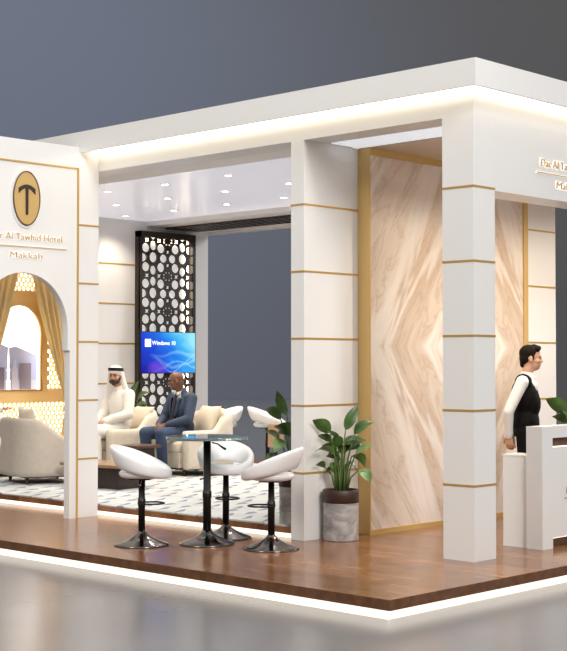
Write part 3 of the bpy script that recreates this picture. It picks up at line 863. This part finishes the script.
# ------------------------------------------------------------------ armchairs (local: faces +X)
def make_armchair(loc, rz, label, fab, W=.80, D=.80, arm=.59, back=.86, group=None, ra=.62, rb=.42):
    t = thing('armchair', loc, label, 'armchair', rz, group)
    hw, r = W/2, .20; path = []
    for i in range(14): path.append((D/2-(D-r)*i/13*1.0, -hw, i/13*.36))
    for i in range(1, 9):
        a = PI/2*i/8; path.append((-D/2+r-r*math.sin(a), -hw+r-r*math.cos(a), .36+.06*i/8))
    for i in range(1, 7): path.append((-D/2, -hw+r+(W-2*r)*i/6, .5 if i == 3 else .42+.16*i/6))
    full = path[:]
    for i in range(1, 9):
        a = PI/2*i/8; full.append((-D/2+r-r*math.cos(a), hw-r+r*math.sin(a), .58+.06*i/8))
    for i in range(1, 14): full.append((-D/2+r+(D-r)*i/13, hw, .64+.36*i/13))
    n = len(full); bm = bmesh.new(); rings = []
    for i, (x, y, s) in enumerate(full):
        p = Vector((x, y, 0)); a = Vector((*full[max(i-1, 0)][:2], 0)); b = Vector((*full[min(i+1, n-1)][:2], 0))
        tan = (b-a).normalized(); inn = Vector((-tan.y, tan.x, 0))
        u = min(s, 1-s)/.42; u = max(0, min(1, (u-ra)/rb)); sm = u*u*(3-2*u)
        h = arm+(back-arm)*sm; th = .105-.02*sm
        flare = .03*sm
        prof = [(.02, .10), (-.005, .16), (-.012-flare, h-.06), (-.002-flare, h-.02), (.03-flare, h), (th-.03-flare, h), (th-flare, h-.025), (th+.005-flare*.5, h-.08), (th+.005, .16), (th, .10)]
        rings.append([bm.verts.new(p+inn*o+Vector((0, 0, z))) for o, z in prof])
    K = len(rings[0])
    for A, Bq in zip(rings, rings[1:]):
        for k in range(K): bm.faces.new((A[k], A[(k+1) % K], Bq[(k+1) % K], Bq[k]))
    bm.faces.new(rings[0][::-1]); bm.faces.new(rings[-1])
    obj('shell', bm, fab, t, True)
    obj('seat_base', B(-D/2+.10, D/2-.015, -hw+.10, hw-.10, .10, .30, bev=.015), fab, t)
    obj('seat_cushion', B(-D/2+.11, D/2+.01, -hw+.115, hw-.115, .295, .445, bev=.045), fab, t, True)
    obj('plinth', B(-D/2+.06, D/2-.04, -hw+.05, hw-.05, .075, .105), M['walnut'], t)
    for sx in (-1, 1):
        for sy in (-1, 1):
            bm = bmesh.new(); x0, y0 = sx*(D/2-.09), sy*(hw-.09)
            t2 = bmesh.new(); lathe(t2, [(0, 0), (.016, 0), (.026, .085), (0, .085)], 12); join(bm, t2, Matrix.Translation((x0, y0, 0)))
            obj('leg', bm, M['walnut'], t, True)
    return t
def pillow(loc, rot, label, m, w=.46, h=.42, d=.085):
    bm = bmesh.new(); bmesh.ops.create_grid(bm, x_segments=16, y_segments=16, size=1)
    top = bm.verts[:]
    for v in top:
        x, y = v.co.x, v.co.y; k = (1-x*x)*(1-y*y)
        pin = 1-.06*(1-abs(x*y))
        v.co = Vector((x*w/2*pin, y*h/2*pin, d*max(k, 0)**.45))
    g = bmesh.ops.duplicate(bm, geom=bm.faces[:]+bm.edges[:]+bm.verts[:])['geom']
    for e in g:
        if isinstance(e, bmesh.types.BMVert): e.co.z *= -1
    bmesh.ops.remove_doubles(bm, verts=bm.verts, dist=1e-4)
    o = obj('cushion', bm, m, None, True); o.location = loc; o.rotation_euler = rot
    return setp(o, label, 'cushion')
FZ = .112
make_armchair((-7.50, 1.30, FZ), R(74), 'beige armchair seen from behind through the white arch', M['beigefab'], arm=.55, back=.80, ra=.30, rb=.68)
a3 = make_armchair((-7.11, 3.42, FZ), R(262), 'cream armchair in which the bald man in blue sits', M['cream'])
a2 = make_armchair((-8.12, 2.98, FZ), R(262), 'cream armchair in which the bearded man in white sits', M['cream'])
pillow((-6.98, 3.60, FZ+.70), (R(70), 0, R(352)), 'cream square cushion leaning behind the bald man', M['pillow'])
pillow((-7.90, 3.22, FZ+.68), (R(70), 0, R(352)), 'cream cushion beside the bearded man in white', M['pillow'])
pillow((-7.66, 1.20, FZ+.69), (R(80), 0, R(164)), 'beige cushion showing above the back of the armchair in the arch', M['pillow'], .50, .46)
make_armchair((-8.86, 1.42, FZ), R(20), 'cream armchair half hidden left of the arch opening', M['cream'])

# ------------------------------------------------------------------ people (local: face +X, left +Y)
def hand(w, d, n, side, curl=.5, s=1.):
    """w wrist, d finger direction, n direction the palm faces, side +1: thumb towards n x d"""
    w, d, n = Vector(w), Vector(d).normalized(), Vector(n); n = (n-d*n.dot(d)).normalized()
    e = n.cross(d).normalized()*side; out = []
    for k, o in enumerate((-.030, -.010, .010, .030)):
        out.append(('c', w+e*o*.6, w+d*.085*s+e*o, .017*s, .0125*s))
    for k, (o, L) in enumerate(((.031, .070), (.0105, .080), (-.0105, .075), (-.031, .058))):
        a = w+d*.088*s+e*o; c1 = curl*.9; c2 = curl*1.9
        m1 = a+(d*math.cos(c1)+n*math.sin(c1))*L*.5*s; m2 = m1+(d*math.cos(c2)+n*math.sin(c2))*L*.5*s
        out += [('c', a, m1, .0105*s, .0095*s), ('c', m1, m2, .0095*s, .008*s)]
    a = w+d*.025*s+e*.028; m1 = a+(d*.7+e*.75+n*.3).normalized()*.045*s; m2 = m1+(d*.95+e*.2+n*.4).normalized()*.035*s
    out += [('c', a, m1, .015*s, .012*s), ('c', m1, m2, .012*s, .009*s)]
    return out

def head_shapes(nose=1.):
    return [('e', (-.008, 0, .038), (.098, .077, .090)), ('e', (.028, 0, -.035), (.066, .060, .085)), ('c', (.060, 0, -.088), (.066, 0, -.086), .024, .020),
            ('c', (.088, 0, .012), (.106*nose, 0, -.024), .010, .0115), ('c', (.098, -.012, -.028), (.098, .012, -.028), .010, .010),
            ('c', (.080, -.036, .026), (.080, .036, .026), .014, .014), ('e', (.052, .040, -.022), (.034, .026, .028)), ('e', (.052, -.040, -.022), (.034, .026, .028)),
            ('c', (.082, -.016, -.055), (.082, .016, -.055), .011, .011), ('c', (.079, -.013, -.068), (.079, .013, -.068), .010, .010),
            ('e', (-.008, .078, -.008), (.020, .011, .032), (0, 0, .3)), ('e', (-.008, -.078, -.008), (.020, .011, .032), (0, 0, -.3)),
            ('e', (-.045, 0, -.02), (.055, .058, .075))]
def head_extras(t, H, browm, body):
    for sg in (1, -1):
        obj('eye', shapes_bm([('e', (.081, .031*sg, .006), (.011, .014, .0075))], H), M['eye'], body, True)
        obj('eyebrow', shapes_bm([('c', (.092, .014*sg, .027), (.083, .050*sg, .026), .0055, .004)], H), browm, body, True)
    bm = shapes_bm([('c', (.0905, -.017, -.0615), (.0905, .017, -.0615), .0035, .0035)], H)
    obj('mouth', bm, M['beard'], body, True)
def Hm(pos, yaw=0., pitch=0.):
    return Matrix.Translation(pos) @ Euler((0, pitch, yaw)).to_matrix().to_4x4()

# --- receptionist
t = thing('person', (-1.10, 2.37, 0), 'standing person in black waistcoat and white shirt behind the reception desk, facing right', 'person', R(30))
H = Hm((.055, 0, 1.625), R(6), R(2))
hb = shapes_bm(head_shapes(), H)
SH, EL, WR = (-.02, .185, 1.40), (-.15, .235, 1.115), (-.155, .155, .875)
sh = [('c', (-.015, 0, 1.40), (.035, 0, 1.56), .060, .055), ('e', (0, 0, 1.25), (.105, .155, .22)), ('e', (0, 0, 1.0), (.10, .15, .18))]
for sg in (1, -1):
    m_ = lambda p: (p[0], p[1]*sg, p[2])
    sh += [('c', m_(SH), m_(EL), .048, .040), ('c', m_(EL), m_(WR), .038, .026)]
    sh += hand(m_(WR), (.06, -.25*sg, -1), (.2, -.6*sg, 0), -sg, .45)
    sh += [('c', (0, .09*sg, .92), (.01, .10*sg, .50), .075, .052), ('c', (.01, .10*sg, .50), (-.02, .10*sg, .10), .050, .036), ('c', (-.03, .10*sg, .05), (.13, .11*sg, .035), .040, .032)]
join(hb, shapes_bm(sh))
body = fuse('body', hb, .0065, 2, M['skinlight'], t)
head_extras(t, H, M['hair'], body)
bm = shapes_bm([('e', (-.022, 0, .052), (.100, .084, .086)), ('e', (-.060, 0, .005), (.058, .076, .080)), ('c', (-.075, 0, -.06), (-.07, 0, -.04), .035, .045),
                ('c', (.056, -.045, .094), (.056, .045, .094), .028, .028), ('c', (.068, -.02, .104), (.02, .0, .116), .024, .028),
                ('c', (.012, .073, .035), (.014, .076, -.012), .012, .008), ('c', (.012, -.073, .035), (.014, -.076, -.012), .012, .008)], H)
fuse('hair', bm, .007, 2, M['hair'], t)
def torso(e):
    return [('e', (-.01, 0, 1.26), (.118+e, .172+e, .20+e)), ('e', (0, 0, 1.02), (.112+e, .155+e, .20+e)), ('c', (-.015, -.12, 1.39), (-.015, .12, 1.39), .062+e, .062+e),
            ('e', (.03, 0, 1.20), (.10+e, .13+e, .17+e)), ('c', (-.01, 0, 1.38), (.01, 0, 1.465), .085+e, .066+e*.2), ('e', (.025, 0, 1.36), (.09, .11, .085))]
ss = torso(0.)
for sg in (1, -1):
    m_ = lambda p: (p[0], p[1]*sg, p[2])
    ss += [('c', m_((-.02, .165, 1.385)), m_(SH), .060, .062), ('c', m_(SH), m_(EL), .062, .053), ('c', m_(EL), m_(WR), .053, .038)]
    ss += [('c', (.03, .042*sg, 1.475), (.085, .028*sg, 1.435), .020, .018)]
fuse('shirt', shapes_bm(ss), .010, 4, M['shirt'], t)
vs = [('e', (-.01, 0, 1.25), (.140, .192, .21)), ('e', (0, 0, 1.0), (.132, .178, .20)), ('c', (-.015, -.115, 1.395), (-.015, .115, 1.395), .086, .086), ('e', (.035, 0, 1.19), (.112, .15, .17)),
      ('e', (0, 0, .90), (.122, .165, .10))]
fuse('waistcoat', shapes_bm(vs), .010, 4, M['vest'], t,
     cut=lambda c: (c.x > .0 and abs(c.y) < .005+(c.z-1.14)*.36) or c.z < .86)
ps = [('e', (0, 0, .92), (.118, .160, .10))]
for sg in (1, -1):
    ps += [('c', (0, .085*sg, .92), (.01, .10*sg, .50), .098, .072), ('c', (.01, .10*sg, .50), (-.015, .10*sg, .10), .072, .062)]
fuse('trousers', shapes_bm(ps), .012, 3, M['vest'], t)
for sg in (1, -1):
    fuse('shoe', shapes_bm([('c', (-.05, .10*sg, .045), (.12, .11*sg, .038), .045, .037)]), .010, 2, M['black'], t)

# --- seated man in blue suit
t = thing('person', (-7.16, 3.27, FZ), 'bald seated person in a blue suit with clasped hands on the cream armchair', 'person', R(266))
H = Hm((.06, 0, 1.228), R(-38), R(5))
hb = shapes_bm(head_shapes(1.02), H)
SH, EL, WR = (-.045, .195, 1.00), (.06, .265, .735), (.30, .075, .655)
sh = [('c', (-.05, 0, 1.02), (.03, 0, 1.18), .064, .058), ('e', (-.04, 0, .85), (.11, .16, .24)), ('e', (-.03, 0, .56), (.12, .16, .12))]
for sg in (1, -1):
    m_ = lambda p: (p[0], p[1]*sg, p[2])
    sh += [('c', m_(SH), m_(EL), .050, .042), ('c', m_(EL), m_(WR), .040, .028)]
    sh += hand(m_(WR), (.55, -.62*sg, -.22), (-.35, -.5*sg, -.7), -sg, .75, 1.08)
    sh += [('c', (0, .10*sg, .55), (.44, .17*sg, .545), .080, .056), ('c', (.44, .17*sg, .545), (.40, .165*sg, .12), .052, .036), ('c', (.38, .165*sg, .055), (.52, .18*sg, .04), .038, .03)]
join(hb, shapes_bm(sh))
body = fuse('body', hb, .0065, 2, M['skindark'], t)
head_extras(t, H, M['hair'], body)
st = [('e', (-.045, 0, .86), (.120, .172, .22)), ('e', (-.03, 0, .64), (.125, .165, .16)), ('c', (-.05, 0, 1.0), (-.015, 0, 1.085), .088, .067)]
for sg in (1, -1): st += [('c', (.005, .045*sg, 1.09), (.062, .028*sg, 1.05), .018, .016)]
fuse('shirt', shapes_bm(st), .010, 3, M['shirt'], t)
bm = shapes_bm([('c', (.062, 0, 1.045), (.062, 0, 1.03), .022, .020), ('c', (.072, 0, 1.02), (.100, 0, .86), .022, .036), ('c', (.100, 0, .86), (.112, 0, .66), .036, .042)])
fuse('necktie', bm, .009, 2, M['tie'], t)
jk = [('e', (-.045, 0, .86), (.146, .198, .22)), ('e', (-.03, 0, .62), (.155, .198, .17)), ('c', (-.05, -.14, .995), (-.05, .14, .995), .080, .080), ('c', (-.05, 0, 1.0), (-.035, 0, 1.06), .115, .086),
      ('e', (-.03, 0, .50), (.15, .20, .07))]
for sg in (1, -1):
    m_ = lambda p: (p[0], p[1]*sg, p[2])
    jk += [('c', m_((-.05, .15, .985)), m_(SH), .078, .080), ('c', m_(SH), m_(EL), .080, .066), ('c', m_(EL), m_((.27, .10, .662)), .066, .046)]
    jk += [('c', (.075, .088*sg, .99), (.115, .050*sg, .78), .028, .022)]        # lapels
fuse('jacket', shapes_bm(jk), .010, 3, M['suit'], t,
     cut=lambda c: c.x > .03 and abs(c.y) < .012+max(0, (c.z-.64))*.155 and c.z > .50 and c.x < .16)
ps = [('e', (-.02, 0, .54), (.15, .185, .10))]
for sg in (1, -1):
    ps += [('c', (0, .10*sg, .545), (.44, .17*sg, .55), .105, .082), ('c', (.44, .17*sg, .545), (.405, .165*sg, .11), .080, .064)]
fuse('trousers', shapes_bm(ps), .011, 3, M['trouser'], t)
for sg in (1, -1):
    fuse('shoe', shapes_bm([('c', (.37, .165*sg, .048), (.54, .185*sg, .040), .047, .038)]), .010, 2, M['black'], t)

# --- seated man in white robe
def robed(loc, rz, label, headyaw, reach=None):
    t = thing('person', loc, label, 'person', rz)
    H = Hm((.03, 0, 1.245), R(headyaw), R(3))
    hb = shapes_bm(head_shapes(), H)
    SH, EL = (-.05, .19, 1.0), (.02, .265, .75)
    sh = [('c', (-.05, 0, 1.02), (.01, 0, 1.18), .060, .056), ('e', (-.05, 0, .85), (.11, .16, .24)), ('e', (-.03, 0, .56), (.12, .16, .12))]
    arms = []
    for sg in (1, -1):
        m_ = lambda p: (p[0], p[1]*sg, p[2])
        el, wr = m_(EL), m_((.28, .11, .665)); hd, hn = (.75, -.45*sg, -.12), (0, -.2*sg, -1)
        if reach and sg == reach[0]: el, wr = reach[1], reach[2]; hd, hn = tuple(Vector(wr)-Vector(el)), (0, 0, -1)
        arms.append((m_(SH), el, wr))
        sh += [('c', m_(SH), el, .048, .040), ('c', el, wr, .038, .027)] + hand(wr, hd, hn, -sg, .35, 1.05)
        sh += [('c', (0, .10*sg, .55), (.44, .14*sg, .54), .078, .055), ('c', (.44, .14*sg, .54), (.42, .14*sg, .12), .05, .036), ('c', (.40, .14*sg, .05), (.54, .15*sg, .038), .038, .03)]
    join(hb, shapes_bm(sh))
    body = fuse('body', hb, .0065, 2, M['skintan'], t)
    head_extras(t, H, M['hair'], body)
    rb_ = [('e', (-.045, 0, .86), (.135, .185, .23)), ('e', (-.03, 0, .62), (.15, .195, .17)), ('c', (-.05, -.14, .985), (-.05, .14, .985), .075, .075), ('c', (-.05, 0, 1.0), (-.025, 0, 1.09), .10, .068),
           ('e', (.22, 0, .54), (.30, .17, .095))]
    for s_, el, wr in arms:
        rb_ += [('c', s_, el, .078, .070), ('c', el, Vector(el).lerp(Vector(wr), .93), .070, .056)]
    for sg in (1, -1):
        rb_ += [('c', (0, .10*sg, .545), (.45, .13*sg, .545), .105, .088), ('c', (.45, .12*sg, .54), (.43, .12*sg, .10), .088, .095)]
    rb_ += [('c', (.42, 0, .50), (.43, 0, .12), .07, .07)]
    fuse('robe', shapes_bm(rb_), .011, 3, M['robe'], t)
    bm = shapes_bm([('e', (.045, 0, -.068), (.050, .059, .048)), ('c', (.060, 0, -.094), (.066, 0, -.092), .030, .027), ('c', (.010, .066, -.03), (.045, .054, -.075), .014, .02), ('c', (.010, -.066, -.03), (.045, -.054, -.075), .014, .02),
                    ('c', (.094, -.020, -.044), (.094, .020, -.044), .0065, .0065)], H)
    fuse('beard', bm, .0065, 2, M['beard'], t)
    hs = [('e', (-.012, 0, .060), (.108, .090, .082)), ('e', (-.055, 0, -.005), (.075, .092, .10)), ('c', (-.060, 0, -.06), (-.11, 0, -.24), .085, .075)]
    for sg in (1, -1):
        hs += [('c', (-.02, .082*sg, .03), (-.035, .105*sg, -.12), .030, .036), ('c', (-.035, .105*sg, -.12), (-.075, .125*sg, -.25), .036, .05)]
    hs += [('c', (-.10, 0, -.20), (-.13, 0, -.46), .085, .05)]
    fuse('headscarf', shapes_bm(hs, H), .009, 3, M['robe'], t)
    bm = bmesh.new()
    for dz in (0., .020):
        tube(bm, [(-.014+.106*math.cos(2*PI*k/28), .090*math.sin(2*PI*k/28), .072+dz+.012*math.cos(2*PI*k/28)) for k in range(28)], .0115, 8, closed=True)
    bm.transform(H)
    obj('headband', bm, M['black'], t, True)
    for sg in (1, -1):
        fuse('shoe', shapes_bm([('c', (.40, .14*sg, .045), (.55, .155*sg, .038), .045, .036)]), .010, 2, M['walnut'], t)
    return t
robed((-8.01, 2.90, FZ), R(267), 'bearded seated person in a white robe and headscarf with black headband', 30).scale = (1.04, 1.04, 1.04)
robed((-8.92, 1.40, FZ), R(20), 'seated person in a white robe cut off by the left edge, hand held out', 10, (-1, (.12, -.26, .83), (.33, -.10, .87)))

# ------------------------------------------------------------------ reception desk
t = thing('reception_desk', (-.08, 2.0, 0), 'white reception desk with recessed dark bands and light lines', 'desk')
DY0, DY1 = .97, 3.2
bm = bmesh.new()
box(bm, -.16, 0, DY0, 1.13, 0, 1.04); box(bm, -.16, 0, DY1-.16, DY1, 0, 1.04)
box(bm, -.16, 0, 1.13, DY1-.16, .94, 1.04); box(bm, -.16, 0, 1.13, DY1-.16, .09, .86); box(bm, -.16, -.05, 1.13, DY1-.16, .0, .94)
obj('body', bm, M['white'], t, world=True)
obj('inset_band', B(-.05, -.042, 1.13, DY1-.16, .862, .939), M['walnut'], t, world=True)
obj('plinth', B(-.05, -.042, 1.13, DY1-.16, 0, .089), M['walnut'], t, world=True)
bm = bmesh.new(); box(bm, -.040, -.006, 1.135, DY1-.165, .860, .866); box(bm, -.040, -.006, 1.135, DY1-.165, .083, .0895)
obj('light_line', bm, M['led'], t, world=True)
b = text_bm('Dar Al Tawhid Hotel', .085, .006, PX(.004, 1.335, .455)); box(b, .001, .007, 1.31, 2.4, .412, .420)
obj('lettering', b, M['gold'], t, world=True)
t = thing('counter', (-.29, 1.5, 0), 'lower white side counter left of the reception desk', 'counter')
obj('cabinet', B(-.42, -.165, 1.0, 1.235, 0, .775), M['white'], t, world=True)
obj('counter_top', B(-.424, -.165, .996, 1.24, .775, .792, bev=.002), M['white'], t, world=True)

# ------------------------------------------------------------------ light
w = bpy.data.worlds.new('world'); SC.world = w; w.use_nodes = True
bg = w.node_tree.nodes['Background']; bg.inputs[0].default_value = (1., .975, .945, 1); bg.inputs[1].default_value = .85
def area(name, loc, target, size, power, col):
    l = bpy.data.lights.new(name, 'AREA'); l.size = size; l.energy = power; l.color = col
    o = bpy.data.objects.new(name, l); COL.objects.link(o); o.location = loc
    o.rotation_euler = (Vector(target)-Vector(loc)).to_track_quat('-Z', 'Y').to_euler(); return o
area('unseen_hall_light', (14, -6, 10), (-2, 0, 1.5), 5, 1900, (1., .98, .96))
area('unseen_hall_light', (-2, -16, 11), (-3, 0, 1.5), 5, 1000, (1., .95, .88))
area('unseen_hall_light', (2, 24, 11), (-8, 5, 1.5), 6, 2600, (.92, .96, 1.))  # unseen light added to brighten the end wall through the open back
def hallspot(loc, tgt, p, col, ang):
    l = bpy.data.lights.new('hall_wash', 'SPOT'); l.energy = p; l.color = col; l.spot_size = R(ang); l.spot_blend = 1.; l.shadow_soft_size = 1.5
    o = bpy.data.objects.new('hall_wash', l); COL.objects.link(o); o.location = loc
    o.rotation_euler = (Vector(tgt)-Vector(loc)).to_track_quat('-Z', 'Y').to_euler()
hallspot((-25, 10, 22), (-48, 26, 12), 24000, (.45, .62, 1.), 100)

hallspot((5.5, -3.2, 8.5), (-4.77, -.9, 2.0), 2000, (.96, .98, 1.), 30)
vs_ = SC.view_settings
SC.display_settings.display_device = 'sRGB'
vs_.view_transform = 'Standard'; vs_.look = 'None'; vs_.exposure = 0.; vs_.gamma = 1.
vs_.use_curve_mapping = False
SC.cycles.max_bounces = 8
SC.cycles.sample_clamp_indirect = 6
